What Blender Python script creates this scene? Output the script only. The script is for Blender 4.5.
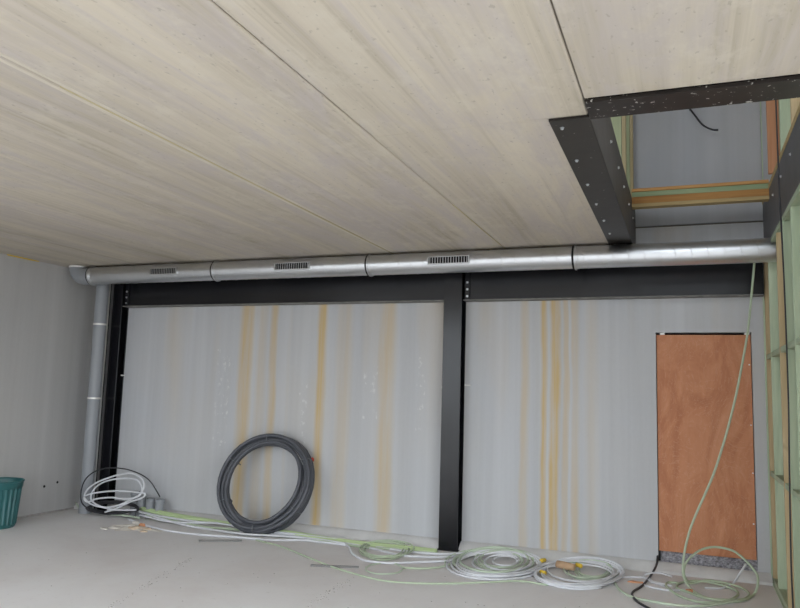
import bpy, bmesh, math, random
from mathutils import Vector, Matrix
R = math.radians
scene = bpy.context.scene
for o in list(bpy.data.objects):
    bpy.data.objects.remove(o)
COL = scene.collection

# ---------------------------------------------------------------- camera
cam_data = bpy.data.cameras.new('camera')
cam = bpy.data.objects.new('camera', cam_data)
COL.objects.link(cam)
cam_data.sensor_width = 36.0
cam_data.lens = 730.8 / 800 * 36.0
cam_data.clip_end = 200
rot = Matrix.Rotation(.3728, 4, 'Z') @ Matrix.Rotation(math.pi / 2 + .1194, 4, 'X') @ Matrix.Rotation(.0296, 4, 'Z')
cam.matrix_world = Matrix.Translation((.3593, -7.628, 1.6148)) @ rot
scene.camera = cam

# ---------------------------------------------------------------- sky (overcast daylight)
world = bpy.data.worlds.new('overcast_sky')
scene.world = world
world.use_nodes = True
bg = world.node_tree.nodes['Background']
bg.inputs['Color'].default_value = (.88, .94, 1.0, 1)
bg.inputs['Strength'].default_value = 1.0
scene.view_settings.view_transform = 'Standard'
scene.view_settings.look = 'None'
scene.view_settings.exposure = 1.72
scene.view_settings.gamma = 1.0
scene.view_settings.use_curve_mapping = False

# ---------------------------------------------------------------- materials
class NT:
    def __init__(s, name, rough=.8, metal=0.0, spec=.3):
        s.m = bpy.data.materials.new(name)
        s.m.use_nodes = True
        s.t = s.m.node_tree
        s.b = s.t.nodes['Principled BSDF']
        s.b.inputs['Roughness'].default_value = rough
        s.b.inputs['Metallic'].default_value = metal
        s.b.inputs['Specular IOR Level'].default_value = spec
        s._tc = None
    def n(s, typ, **kw):
        nd = s.t.nodes.new(typ)
        for k, v in kw.items():
            if k.startswith('i_'):
                key = k[2:]
                nd.inputs[int(key) if key.isdigit() else key].default_value = v
            else:
                setattr(nd, k, v)
        return nd
    def l(s, a, b):
        s.t.links.new(a, b)
    def obj(s):
        if s._tc is None:
            s._tc = s.n('ShaderNodeNewGeometry').outputs['Position']
        return s._tc
    def local(s):
        return s.n('ShaderNodeTexCoord').outputs['Object']
    def noise(s, scale=(1, 1, 1), sc=1.0, detail=4, rough=.55, vec=None, dist=0.0):
        mp = s.n('ShaderNodeMapping')
        mp.inputs['Scale'].default_value = scale
        s.l(vec or s.obj(), mp.inputs['Vector'])
        nz = s.n('ShaderNodeTexNoise')
        nz.inputs['Scale'].default_value = sc
        nz.inputs['Detail'].default_value = detail
        nz.inputs['Roughness'].default_value = rough
        nz.inputs['Distortion'].default_value = dist
        s.l(mp.outputs[0], nz.inputs['Vector'])
        return nz.outputs['Fac']
    def ramp(s, fac, stops, interp='LINEAR'):
        r = s.n('ShaderNodeValToRGB')
        r.color_ramp.interpolation = interp
        els = r.color_ramp.elements
        while len(els) < len(stops):
            els.new(.5)
        for e, (p, c) in zip(els, stops):
            e.position = p
            e.color = (c, c, c, 1) if isinstance(c, (int, float)) else (*c, 1)
        s.l(fac, r.inputs['Fac'])
        return r.outputs['Color']
    def mix(s, fac, a, b, blend='MIX'):
        m = s.n('ShaderNodeMix', data_type='RGBA', blend_type=blend)
        for inp, v in ((m.inputs[0], fac), (m.inputs[6], a), (m.inputs[7], b)):
            if isinstance(v, (int, float)):
                inp.default_value = v
            elif isinstance(v, tuple):
                inp.default_value = (*v, 1)
            else:
                s.l(v, inp)
        return m.outputs[2]
    def math(s, op, a, b=0.0):
        m = s.n('ShaderNodeMath', operation=op)
        for inp, v in ((m.inputs[0], a), (m.inputs[1], b)):
            if isinstance(v, (int, float)):
                inp.default_value = v
            else:
                s.l(v, inp)
        return m.outputs[0]
    def color(s, c):
        if isinstance(c, tuple):
            s.b.inputs['Base Color'].default_value = (*c, 1)
        else:
            s.l(c, s.b.inputs['Base Color'])
        return s
    def bump(s, h, strength=.3, dist=.01):
        b = s.n('ShaderNodeBump')
        b.inputs['Strength'].default_value = strength
        b.inputs['Distance'].default_value = dist
        s.l(h, b.inputs['Height'])
        s.l(b.outputs[0], s.b.inputs['Normal'])
        return s
    def objrand(s):
        return s.n('ShaderNodeObjectInfo').outputs['Random']

def mul(c, k):
    return tuple(min(1, x * k) for x in c)

M = {}
def plain(name, c, rough=.6, metal=0.0, spec=.4, var=.12, sc=20):
    t = NT(name, rough, metal, spec)
    f = t.noise(sc=sc)
    t.color(t.mix(f, mul(c, 1 - var), mul(c, 1 + var)))
    M[name] = t.m
    return t

# precast ceiling planks: streaks run along the plank (world y)
def ceiling_mat():
    t = NT('ceiling_concrete', .85)
    broad = t.ramp(t.noise((2.6, .14, 1), 1.0, 5, .62, dist=.3), [(.32, (0.393, 0.343, 0.265)), (.5, (0.517, 0.458, 0.370)), (.68, (0.604, 0.538, 0.437))])
    fine = t.noise((15, .34, 1), 1.0, 6, .66, dist=.5)
    c = t.mix(t.ramp(fine, [(.44, .0), (.66, .55)]), broad, (0.640, 0.574, 0.470))
    c = t.mix(t.ramp(fine, [(.32, .5), (.46, 0.0)]), c, (0.384, 0.334, 0.260))
    pur = t.noise((3.0, .6, 1), 1.0, 6, .72, dist=1.0)
    c = t.mix(t.ramp(pur, [(.45, 0.0), (.60, .75)]), c, (.50, .448, .425))
    blot = t.noise((3.2, 1.8, 1), 1.8, 6, .72)
    c = t.mix(t.ramp(blot, [(.52, 0.0), (.66, .5)]), c, (0.622, 0.570, 0.479))
    c = t.mix(t.math('MULTIPLY', t.objrand(), .22), c, (0.393, 0.347, 0.273))
    pits = t.noise((14, 7, 14), 3.0, 2, .5)
    c = t.mix(t.ramp(pits, [(.66, 0.0), (.72, .5)]), c, (0.329, 0.294, 0.244))
    t.color(c)
    t.bump(fine, .12, .01)
    M['ceiling'] = t.m
ceiling_mat()

def wall_mat(name, bands, x0, x1, base=(.52, .53, .55), flecks=()):
    """vertical-streaked concrete; bands = rust-yellow run-off stains (x, half width, strength)"""
    t = NT(name, .8)
    st = t.noise((5.0, 5.0, .12), 1.0, 5, .6)
    c = t.mix(t.ramp(st, [(.3, 0.0), (.7, 1.0)]), mul(base, .88), mul(base, 1.10))
    cl = t.noise((.7, .7, .5), 1.0, 4, .55)
    c = t.mix(t.ramp(cl, [(.35, 0.0), (.75, .55)]), c, mul((.58, .56, .53), .95))
    fine = t.noise((9, 9, 5), 4.0, 3, .6)
    c = t.mix(t.math('MULTIPLY', fine, .18), c, mul(base, 1.3))
    if bands:
        sep = t.n('ShaderNodeSeparateXYZ')
        t.l(t.obj(), sep.inputs[0])
        wob = t.math('MULTIPLY', t.math('SUBTRACT', t.noise((3, 3, .9), 1.0, 3), .5), .09)
        fx = t.math('ADD', sep.outputs[0], wob)
        nx = t.math('DIVIDE', t.math('SUBTRACT', fx, x0), x1 - x0)
        stops = [(0.0, 0.0)]
        for (xc, hw, s_) in bands:
            p = (xc - x0) / (x1 - x0)
            h = hw / (x1 - x0)
            stops += [(p - h, 0.0), (p - h * .35, s_), (p + h * .45, s_ * .85), (p + h, 0.0)] if hw > .03 else [(p - h, 0.0), (p, s_), (p + h, 0.0)]
        stops = sorted(stops)
        assert len(stops) <= 32
        mask = t.ramp(nx, stops)
        brk = t.ramp(t.noise((7, 7, .5), 1.0, 5, .65), [(.27, .30), (.55, 1.0)])
        fac = t.math('MULTIPLY', mask, brk)
        sheet = t.ramp(t.noise((22, 22, .25), 1.0, 4, .6), [(.33, .68), (.55, 1.0)])
        fac = t.math('MULTIPLY', fac, sheet)
        # thin wash between the runs, strongest near the top of the panel
        wash = t.ramp(t.noise((1.3, 1.3, .18), 1.0, 3, .6), [(.50, 0.0), (.68, .34)])
        hgt = t.n('ShaderNodeMapRange')
        hgt.inputs['From Min'].default_value = .6
        hgt.inputs['From Max'].default_value = 2.7
        t.l(sep.outputs[2], hgt.inputs['Value'])
        fac = t.math('MAXIMUM', fac, t.math('MULTIPLY', wash, hgt.outputs[0]))
        c = t.mix(fac, c, (.60, .42, .165))
    if flecks:
        sep2 = t.n('ShaderNodeSeparateXYZ')
        t.l(t.obj(), sep2.inputs[0])
        m_all = None
        for (fx_, hw, z0, z1) in flecks:
            dx = t.math('LESS_THAN', t.math('ABSOLUTE', t.math('SUBTRACT', sep2.outputs[0], fx_)), hw)
            dz = t.math('LESS_THAN', t.math('ABSOLUTE', t.math('SUBTRACT', sep2.outputs[2], (z0 + z1) / 2)), (z1 - z0) / 2)
            mm = t.math('MULTIPLY', dx, dz)
            m_all = mm if m_all is None else t.math('MAXIMUM', m_all, mm)
        sp = t.ramp(t.noise((9, 9, 6), 2.0, 4, .65), [(.56, 0.0), (.64, .8)])
        c = t.mix(t.math('MULTIPLY', m_all, sp), c, (.68, .68, .67))
    t.color(c)
    t.bump(fine, .1, .006)
    M[name] = t.m
    return t

wall_mat('panel_left', [(-4.62, .12, .80), (-4.40, .09, .32), (-4.235, .065, .72), (-4.02, .028, .16), (-3.585, .075, .95), (-3.30, .12, .32), (-2.76, .12, .60)],
         -7.0, -1.9, flecks=((-4.93, .10, .9, 2.1), (-2.95, .09, 1.3, 1.9), (-2.35, .05, 1.2, 2.0), (-3.8, .06, .9, 1.7)))
wall_mat('panel_right', [(-1.20, .055, .45), (-.995, .045, .85), (-.89, .075, 1.0), (-.775, .05, .55), (-.69, .055, .55), (-.52, .08, .2)], -1.95, 1.3)
wall_mat('wall_plain', [], 0, 1, (.47, .465, .46))
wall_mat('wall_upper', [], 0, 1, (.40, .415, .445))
wall_mat('grout', [], 0, 1, (.66, .655, .65))

def floor_mat():
    t = NT('floor_concrete', .75)
    a = t.noise((.55, .55, 1), 1.0, 6, .6, dist=.4)
    c = t.ramp(a, [(.3, (.69, .65, .635)), (.5, (.76, .74, .735)), (.7, (.80, .79, .79))])
    b = t.noise((2.2, 2.2, 1), 1.6, 6, .65)
    c = t.mix(t.ramp(b, [(.45, 0.0), (.75, .5)]), c, (.78, .765, .75))
    d = t.noise((6, 6, 1), 3.0, 4, .6)
    c = t.mix(t.ramp(d, [(.62, 0.0), (.75, .35)]), c, (.50, .465, .435))
    t.color(c)
    t.bump(d, .12, .004)
    M['floor'] = t.m
floor_mat()

def steel_black():
    t = NT('black_steel', .2, 0.0, .52)
    n = t.noise((1, 1, .3), 4.0, 3, .5)
    t.color(t.ramp(n, [(.3, (.005, .005, .007)), (.7, (.009, .009, .0115))]))
    t.l(t.ramp(n, [(.3, .19), (.7, .25)]), t.b.inputs['Roughness'])
    M['steel'] = t.m
    # same paint with cement splashes
    t = NT('splashed_steel', .42, 0.0, .16)
    n = t.noise((1, 1, 1), 7.0, 5, .6)
    c = t.ramp(n, [(.3, (.016, .013, .012)), (.7, (.028, .023, .020))])
    sp = t.ramp(t.noise((1, 1, 1), 30.0, 3, .6), [(.64, 0.0), (.67, .9)])
    c = t.mix(sp, c, (.42, .40, .37))
    t.color(c)
    M['splashed'] = t.m
    t = NT('brown_black_steel', .40, 0.0, .22)
    n = t.noise((1, 1, 1), 7.0, 5, .6)
    c = t.ramp(n, [(.3, (.018, .015, .013)), (.7, (.028, .024, .021))])
    sp = t.ramp(t.noise((1, 1, 1), 30.0, 3, .6), [(.70, 0.0), (.73, .8)])
    t.color(t.mix(sp, c, (.36, .34, .31)))
    M['brown_steel'] = t.m
    t = NT('grey_primed_steel', .55, 0.0, .5)
    n = t.noise((1, 1, 1), 5.0, 4, .6)
    t.color(t.ramp(n, [(.3, (.085, .081, .082)), (.7, (.115, .110, .111))]))
    M['primer'] = t.m
    t = NT('worn_flange_edge', .6, 0.0, .4)
    n = t.noise((1, 1, 1), 12.0, 4, .6)
    t.color(t.ramp(n, [(.3, (.14, .135, .125)), (.7, (.24, .23, .215))]))
    M['flange_edge'] = t.m
steel_black()

def galv():
    t = NT('galvanised_sheet', .34, 1.0)
    v = t.n('ShaderNodeTexVoronoi', feature='F1')
    v.inputs['Scale'].default_value = 45
    t.l(t.obj(), v.inputs['Vector'])
    f = t.noise((1, 1, 1), 3.0, 3)
    c = t.mix(t.math('MULTIPLY', v.outputs['Color'], .3), (.70, .715, .735), (.80, .815, .83))
    t.color(t.mix(t.math('MULTIPLY', f, .4), c, (.62, .63, .645)))
    t.l(t.ramp(v.outputs['Color'], [(.2, .28), (.9, .40)]), t.b.inputs['Roughness'])
    M['galv'] = t.m
galv()
plain('zinc', (.62, .63, .65), .35, .9)
plain('white_zinc', (.80, .79, .76), .45, .3)
plain('grey_pvc', (.30, .315, .335), .38, 0, .5, .08, 4)
plain('dark_void', (.012, .012, .013), .8)

def timber(name, a, b, axis):
    t = NT(name, .75)
    s = [14, 14, 14]
    s['xyz'.index(axis)] = .9
    n = t.noise(tuple(s), 1.3, 5, .6, dist=.8)
    c = t.ramp(n, [(.3, a), (.7, b)])
    k = t.noise((1.1, 1.1, 1.1), 3.0, 2)
    c = t.mix(t.ramp(k, [(.70, 0.0), (.76, .7)]), c, mul(a, .45))
    c = t.mix(t.math('MULTIPLY', t.objrand(), .35), c, mul(a, .8))
    t.color(c)
    t.bump(n, .15, .004)
    M[name] = t.m
timber('timber_green_z', (.42, .52, .36), (.60, .68, .50), 'z')
timber('timber_tan_z', (.50, .38, .21), (.66, .53, .33), 'z')
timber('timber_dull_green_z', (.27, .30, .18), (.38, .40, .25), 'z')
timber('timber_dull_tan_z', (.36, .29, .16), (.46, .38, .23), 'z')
timber('timber_orange_z', (.42, .20, .10), (.52, .27, .15), 'z')
timber('timber_green_x', (.23, .30, .17), (.36, .42, .25), 'x')
timber('timber_tan_x', (.36, .26, .12), (.50, .38, .19), 'x')
timber('timber_orange_x', (.42, .21, .07), (.60, .34, .13), 'x')
timber('timber_brown_x', (.32, .15, .045), (.50, .27, .09), 'x')
timber('timber_green_y', (.34, .42, .29), (.50, .56, .40), 'y')

def ply():
    t = NT('plywood', .6, 0, .35)
    w = t.noise((2.2, 2.2, .9), 1.2, 6, .62, dist=2.4)
    c = t.ramp(w, [(.34, (0.480, 0.181, 0.082)), (.5, (0.600, 0.256, 0.126)), (.72, (0.696, 0.331, 0.180))])
    g = t.noise((30, 30, 1.2), 1.0, 4, .6, dist=.3)
    c = t.mix(t.math('MULTIPLY', g, .3), c, (.34, .13, .07))
    sc = t.ramp(t.noise((3, 3, 1.6), 1.3, 3, .7, dist=3.0), [(.485, 0.0), (.5, .35), (.515, 0.0)])
    c = t.mix(sc, c, (.68, .38, .25))
    t.color(c)
    M['ply'] = t.m
ply()

def sillmat():
    t = NT('rubble_sill', .9)
    n = t.noise((16, 16, 30), 2.0, 5, .7)
    t.color(t.ramp(n, [(.36, (.16, .15, .16)), (.5, (.34, .33, .36)), (.64, (.56, .56, .60))]))
    t.bump(n, .8, .02)
    M['sill'] = t.m
sillmat()

def cable_mat(name, c, rough=.45):
    plain(name, c, rough, 0, .4, .10, 6)
cable_mat('cable_white', (.70, .71, .74))
cable_mat('cable_green', (.47, .55, .40))
cable_mat('cable_green_pale', (.52, .60, .47))
cable_mat('cable_green_bright', (.50, .62, .33))
cable_mat('cable_black', (.03, .03, .034))
plain('hose_black', (.085, .090, .104), .42, 0, .5, .18, 7)
plain('tie_grey', (.16, .165, .18), .5)
plain('red_plastic', (.55, .06, .03), .5)
plain('bin_green', (.026, .125, .128), .38, 0, .5, .10, 3)
plain('yellow_tape', (.72, .50, .05), .5)
plain('cardboard', (.50, .33, .20), .8)
plain('orange_scrap', (.62, .30, .16), .8)
plain('rubble_white', (.66, .62, .56), .9, 0, .2, .2)
plain('rubble_tan', (.58, .46, .34), .9, 0, .2, .2)
plain('dark_stick', (.22, .215, .21), .8)
plain('dirt', (.40, .375, .355), .95, 0, .1, .3)
plain('ground_pale', (.40, .38, .35), .9, 0, .2, .1, 1)
plain('grout_ridge', (.60, .545, .455), .9, 0, .2, .15, 5)
plain('foam_yellow', (.50, .43, .27), .8)
plain('joint_dark', (.17, .15, .12), .9)

# ---------------------------------------------------------------- helpers
def tag(o, label=None, cat=None, group=None, kind=None):
    if label: o['label'] = label
    if cat: o['category'] = cat
    if group: o['group'] = group
    if kind: o['kind'] = kind
    return o
def empty(name, loc=(0, 0, 0)):
    o = bpy.data.objects.new(name, None)
    COL.objects.link(o)
    o.location = loc
    o.empty_display_size = .1
    return o
def link(name, me, mat=None, parent=None, loc=None):
    o = bpy.data.objects.new(name, me)
    COL.objects.link(o)
    if mat and not me.materials:
        me.materials.append(M[mat])
    if loc is not None:
        o.location = loc
    if parent is not None:
        o.parent = parent
        o.matrix_parent_inverse = Matrix.Translation(parent.location).inverted()
    return o
def finish(bm, name, mat, parent=None, smooth=False, loc=None):
    bmesh.ops.recalc_face_normals(bm, faces=bm.faces)
    me = bpy.data.meshes.new(name)
    bm.to_mesh(me)
    bm.free()
    if smooth:
        for p in me.polygons:
            p.use_smooth = True
    return link(name, me, mat, parent, loc)
def addbox(bm, a, b, bev=0.0):
    g = bmesh.ops.create_cube(bm, size=1.0)
    vs = g['verts']
    for v in vs:
        v.co = Vector([a[i] + (v.co[i] + .5) * (b[i] - a[i]) for i in range(3)])
    if bev > 0:
        es = list({e for v in vs for e in v.link_edges})
        bmesh.ops.bevel(bm, geom=es, offset=bev, segments=1, affect='EDGES', profile=.5)
def box(name, a, b, mat, parent=None, bev=0.0):
    bm = bmesh.new()
    a2 = [min(p, q) for p, q in zip(a, b)]
    b2 = [max(p, q) for p, q in zip(a, b)]
    addbox(bm, a2, b2, bev)
    return finish(bm, name, mat, parent)
def catmull(P, sub):
    P = [Vector(p) for p in P]
    out = []
    n = len(P)
    for i in range(n - 1):
        p0 = P[i - 1] if i > 0 else P[0] * 2 - P[1]
        p3 = P[i + 2] if i + 2 < n else P[-1] * 2 - P[-2]
        p1, p2 = P[i], P[i + 1]
        for k in range(sub):
            t = k / sub
            out.append(.5 * ((2 * p1) + (p2 - p0) * t + (2 * p0 - 5 * p1 + 4 * p2 - p3) * t * t + (3 * p1 - p0 - 3 * p2 + p3) * t ** 3))
    out.append(P[-1])
    return out
def sweep(bm, pts, r, seg=8, closed=False, caps=True):
    pts = [Vector(p) for p in pts]
    n = len(pts)
    tang = []
    for i in range(n):
        a = pts[i - 1] if (i > 0 or closed) else pts[0]
        b = pts[(i + 1) % n] if (i < n - 1 or closed) else pts[-1]
        d = (b - a)
        tang.append(d.normalized() if d.length > 1e-9 else Vector((0, 0, 1)))
    nrm = tang[0].orthogonal().normalized()
    rings = []
    for i in range(n):
        t = tang[i]
        nrm = (nrm - t * nrm.dot(t))
        nrm = nrm.normalized() if nrm.length > 1e-9 else t.orthogonal().normalized()
        bn = t.cross(nrm)
        rr = r(i / max(1, n - 1)) if callable(r) else r
        rings.append([bm.verts.new(pts[i] + (nrm * math.cos(2 * math.pi * k / seg) + bn * math.sin(2 * math.pi * k / seg)) * rr) for k in range(seg)])
    m = n if closed else n - 1
    for i in range(m):
        A, B = rings[i], rings[(i + 1) % n]
        for k in range(seg):
            bm.faces.new((A[k], A[(k + 1) % seg], B[(k + 1) % seg], B[k]))
    if caps and not closed:
        bm.faces.new(rings[0][::-1])
        bm.faces.new(rings[-1])
def tube(name, pts, r, mat, parent=None, seg=8, sub=5, closed=False):
    bm = bmesh.new()
    sweep(bm, catmull(pts, sub) if sub > 1 else pts, r, seg, closed)
    return finish(bm, name, mat, parent, True)
def lathe(bm, prof, seg=32, M4=None, cap=True):
    """prof: (radius, height) about local z"""
    rings = []
    for (r, h) in prof:
        ring = []
        for k in range(seg):
            a = 2 * math.pi * k / seg
            v = Vector((r * math.cos(a), r * math.sin(a), h))
            ring.append(bm.verts.new(M4 @ v if M4 else v))
        rings.append(ring)
    for A, B in zip(rings, rings[1:]):
        for k in range(seg):
            bm.faces.new((A[k], A[(k + 1) % seg], B[(k + 1) % seg], B[k]))
    if cap:
        bm.faces.new(rings[0][::-1])
        bm.faces.new(rings[-1])
def autosmooth(o, ang=40):
    me = o.data
    for p in me.polygons:
        p.use_smooth = True
    try:
        me.set_sharp_from_angle(angle=R(ang))
    except Exception:
        pass
    return o
def axis_mat(loc, d):
    return Matrix.Translation(loc) @ Vector(d).to_track_quat('Z', 'Y').to_matrix().to_4x4()
_bolts = {}
def bolt(parent, loc, d, r=.012, mat='zinc', name='bolt'):
    key = (r, mat, tuple(d))
    if key not in _bolts:
        bm = bmesh.new()
        lathe(bm, [(r * 1.35, -.001), (r * 1.35, .003), (r, .0032), (r, .010), (r * .8, .012)], 6, axis_mat((0, 0, 0), d))
        me = bpy.data.meshes.new(name)
        bm.to_mesh(me)
        bm.free()
        me.materials.append(M[mat])
        _bolts[key] = me
    return link(name, _bolts[key], None, parent, loc)

H = 3.075        # underside of the ceiling
XL = -7.008      # left wall
T = .42          # slab depth
random.seed(5)

# ================================================================ the setting
tag(box('floor', (XL - .2, -9.0, -.2), (1.30, .3, 0), 'floor'), kind='structure')
tag(box('ground', (-40, -60, -.5), (40, -9.0, -.06), 'ground_pale'), kind='structure')
tag(box('ground', (1.30, -9.0, -.5), (40, .3, -.06), 'ground_pale'), kind='structure')

# ceiling of precast planks with open joints
ceil_o = tag(empty('ceiling', (-3, -4, H)), 'pale beige concrete ceiling of long precast planks', kind='structure')
JX = [XL - .19, -6.18, -4.96, -3.74, -2.521, -1.306, -.0846]
YN = -6.7
for i in range(len(JX) - 1):
    x0, x1 = JX[i] + .004, JX[i + 1] - .004
    bm = bmesh.new()
    if i == 5:
        addbox(bm, (x0, YN, H), (x1, -3.88, H + T), .005)
        o = finish(bm, 'ceiling_plank', 'ceiling', ceil_o)
        box('ceiling_plank', (x0, -3.88, H + .001), (-.0952, .2, H + T), 'ceiling', ceil_o)
    else:
        addbox(bm, (x0, YN, H), (x1, .2, H + T), .005)
        finish(bm, 'ceiling_plank', 'ceiling', ceil_o)
for (x0, x1) in ((-.0846, 1.30),):
    bm = bmesh.new()
    addbox(bm, (x0 + .004, YN, H), (x1 - .004, -4.09, H + T), .005)
    finish(bm, 'ceiling_plank', 'ceiling', ceil_o)
bm = bmesh.new()
addbox(bm, (1.30, -2.6, H), (2.2, .2, H + T), .005)  # unseen plank beyond the stud wall, added to stop light leaking in
finish(bm, 'ceiling_plank', 'ceiling', ceil_o)
for x in JX[1:]:
    y1 = -3.9 if x > -.5 else .1
    box('joint_filler', (x - .0041, YN, H + .012), (x + .0041, y1, H + .05), 'joint_dark' if x > -2 else 'foam_yellow', ceil_o)
for x in (-2.548, -2.496):
    box('grout_ridge', (x - .013, YN, H - .003), (x + .013, .1, H + .004), 'grout_ridge', ceil_o, .0025)
# yellow foam squeezed out of one joint near the back wall
tube('joint_filler', [(-1.306, -2.3, H + .002), (-1.305, -1.7, H - .001), (-1.307, -1.1, H - .001), (-1.306, -.5, H)], .0055, 'foam_yellow', ceil_o, 6, 2)
tube('joint_filler', [(-2.521, -5.0, H + .003), (-2.520, -3.0, H), (-2.522, -1.5, H - .001), (-2.521, -.5, H)], .007, 'foam_yellow', ceil_o, 6, 2)
tube('joint_filler', [(XL + .004, -1.45, H - .004), (XL + .005, -1.2, H - .005), (XL + .004, -1.0, H - .003)], .009, 'yellow_tape', ceil_o, 6, 2)

# left wall
wl = tag(empty('wall_left', (XL, -4, 0)), 'grey concrete side wall with faint vertical marks', kind='structure')
for (y0, y1) in ((-6.7, -5.2), (-5.192, -2.6), (-2.592, .2)):
    box('concrete_panel', (XL - .18, y0, 0), (XL, y1, H), 'wall_plain', wl, .003)
box('base_joint', (XL - .01, -6.7, 0), (XL + .012, 0, .016), 'dirt', wl, .004)
for (yy, zz) in ((-.62, .33), (-.42, .36)):
    bm = bmesh.new()
    lathe(bm, [(.016, 0), (.013, .006)], 10, axis_mat((XL, yy, zz), (1, 0, 0)))
    finish(bm, 'tie_hole_plug', 'dark_void', wl)
# far side of the hall on the left is closed by the wall; the hall is open to the front

# back wall: precast panels, doorway, joint above the steel, upper panels
wb = tag(empty('wall_back', (-3, 0, 0)), 'grey concrete panel wall with yellow run-off stains', kind='structure')
box('concrete_panel', (XL, 0, .02), (-1.957, .18, 3.33), 'panel_left', wb, .004)
bm = bmesh.new()
DX0, DX1, DZ1, DZ0, PZ = .098, .953, 2.270, .179, .084
addbox(bm, (-1.949, 0, .02), (DX0, .18, 3.33))
o = finish(bm, 'concrete_panel', 'panel_right', wb)
box('concrete_panel', (DX0, 0, DZ1), (DX1, .18, 3.33), 'panel_right', wb)
box('concrete_panel', (DX1, 0, .02), (1.30, .18, 3.33), 'panel_right', wb)
box('joint_strip', (XL, .03, 3.33), (1.30, .18, 3.348), 'joint_dark', wb)
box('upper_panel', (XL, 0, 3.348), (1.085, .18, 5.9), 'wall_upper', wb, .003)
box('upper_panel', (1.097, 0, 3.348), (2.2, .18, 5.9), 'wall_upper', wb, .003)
box('joint_strip', (1.085, .01, 3.1), (1.097, .17, 5.9), 'timber_green_z', wb)
# cement plinth along the foot of the wall
def plinth(x0, x1):
    bm = bmesh.new()
    prof = [(0, 0), (-.125, 0), (-.118, .022), (-.062, .060), (-.030, PZ - .004), (0, PZ)]
    n = max(2, int((x1 - x0) / .12))
    rings = []
    rnd = random.Random(int(x0 * 100))
    for i in range(n + 1):
        x = x0 + (x1 - x0) * i / n
        rings.append([bm.verts.new((x, y + (rnd.uniform(-.008, .008) if 0 < z < .07 else 0), z + (rnd.uniform(-.004, .004) if .01 < z < .07 else 0))) for (y, z) in prof])
    for A, B in zip(rings, rings[1:]):
        for k in range(len(prof) - 1):
            bm.faces.new((A[k], A[k + 1], B[k + 1], B[k]))
    bm.faces.new(rings[0]); bm.faces.new(rings[-1][::-1])
    return autosmooth(finish(bm, 'cement_plinth', 'grout', wb), 50)
plinth(XL, -2.05)
plinth(-1.85, 1.06)

# boarded doorway
dr = tag(empty('door_1', ((DX0 + DX1) / 2, 0, PZ)), 'orange-brown plywood sheet boarding up the doorway', kind='structure')
box('plywood_sheet', (DX0 + .006, .022, DZ0), (DX1 - .006, .04, DZ1 - .022), 'ply', dr, .002)
box('reveal', (DX0, .12, PZ), (DX1, .16, DZ1), 'dark_void', dr)
bm = bmesh.new()
rnd = random.Random(3)
vs = []
nx = 24
for i in range(nx + 1):
    x = DX0 + (DX1 - DX0) * i / nx
    zt = DZ0 + .004 + rnd.uniform(-.010, .004)
    vs.append([bm.verts.new((x, y + rnd.uniform(-.008, .008), z)) for (y, z) in ((.03, .02), (.028, .09), (.034, .14), (.05, zt), (.15, zt))])
for A, B in zip(vs, vs[1:]):
    for k in range(4):
        bm.faces.new((A[k], A[k + 1], B[k + 1], B[k]))
finish(bm, 'rubble_sill', 'sill', dr)
box('sill_gap', (DX0, -.002, PZ + .01), (DX0 + .02, .03, DZ0), 'dark_void', dr)
for (x, z) in ((.93, 1.965), (.936, .96), (.93, .50), (.93, 1.40)):
    bolt(dr, (x, .022, z), (0, -1, 0), .006, 'white_zinc', 'screw')
for x in (.16, .915):
    box('packer', (x - .022, .010, DZ1 - .021), (x + .022, .04, DZ1 - .002), 'white_zinc', dr)

# upper storey: roof and left wall out of view, added to limit daylight; front open
tag(box('added_shade_roof', (XL - .2, -6.7, 5.9), (2.2, .3, 6.1), 'wall_upper'), kind='structure')
tag(box('added_shade_wall_left', (XL - .18, -6.7, H + T), (XL, .2, 5.9), 'wall_upper'), kind='structure')

# right stud wall
wr = tag(empty('wall_right', (1.12, -1.8, 0)), 'green and tan treated timber stud wall', kind='structure')
XW = 1.072
box('lining_sheet', (1.268, -2.75, 0), (1.29, 0, H - .05), 'timber_tan_z', wr)
box('damp_strip', (XW - .012, -2.75, 0), (1.27, -.01, .006), 'cable_green', wr)
box('bottom_plate', (XW, -2.75, .006), (XW + .09, -.002, .05), 'timber_green_y', wr, .003)
box('top_plate', (XW, -2.75, H - .085), (XW + .09, -.69, H - .042), 'timber_green_y', wr, .003)
box('top_plate', (XW, -.43, H - .085), (XW + .09, -.002, H - .042), 'timber_green_y', wr, .003)
box('bottom_plate', (XW + .1, -2.75, .006), (XW + .19, -.002, .05), 'timber_green_y', wr, .003)
box('top_plate', (XW + .1, -2.75, H - .085), (XW + .19, -.002, H - .042), 'timber_green_y', wr, .003)
ZT = H - .0855
SY = [-.03, -.425, -1.08, -1.50, -1.95, -2.70]
for i, y in enumerate(SY):
    box('stud', (XW, y - .022, .0505), (XW + .09, y + .022, ZT), ('timber_tan_z' if i in (0, 2) else 'timber_green_z'), wr, .003)
    box('stud', (XW + .1, y - .14, .0505), (XW + .19, y - .096, ZT), 'timber_tan_z', wr, .003)
box('stud', (XW - .014, -.035, .0505), (XW - .001, -.004, 2.60), 'timber_green_z', wr, .002)
for z in (2.035, .975):
    for y0, y1 in zip(SY, SY[1:]):
        box('nogging', (XW + .002, y1 + .023, z - .022), (XW + .088, y0 - .023, z + .022), 'timber_green_y', wr, .003)

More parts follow.
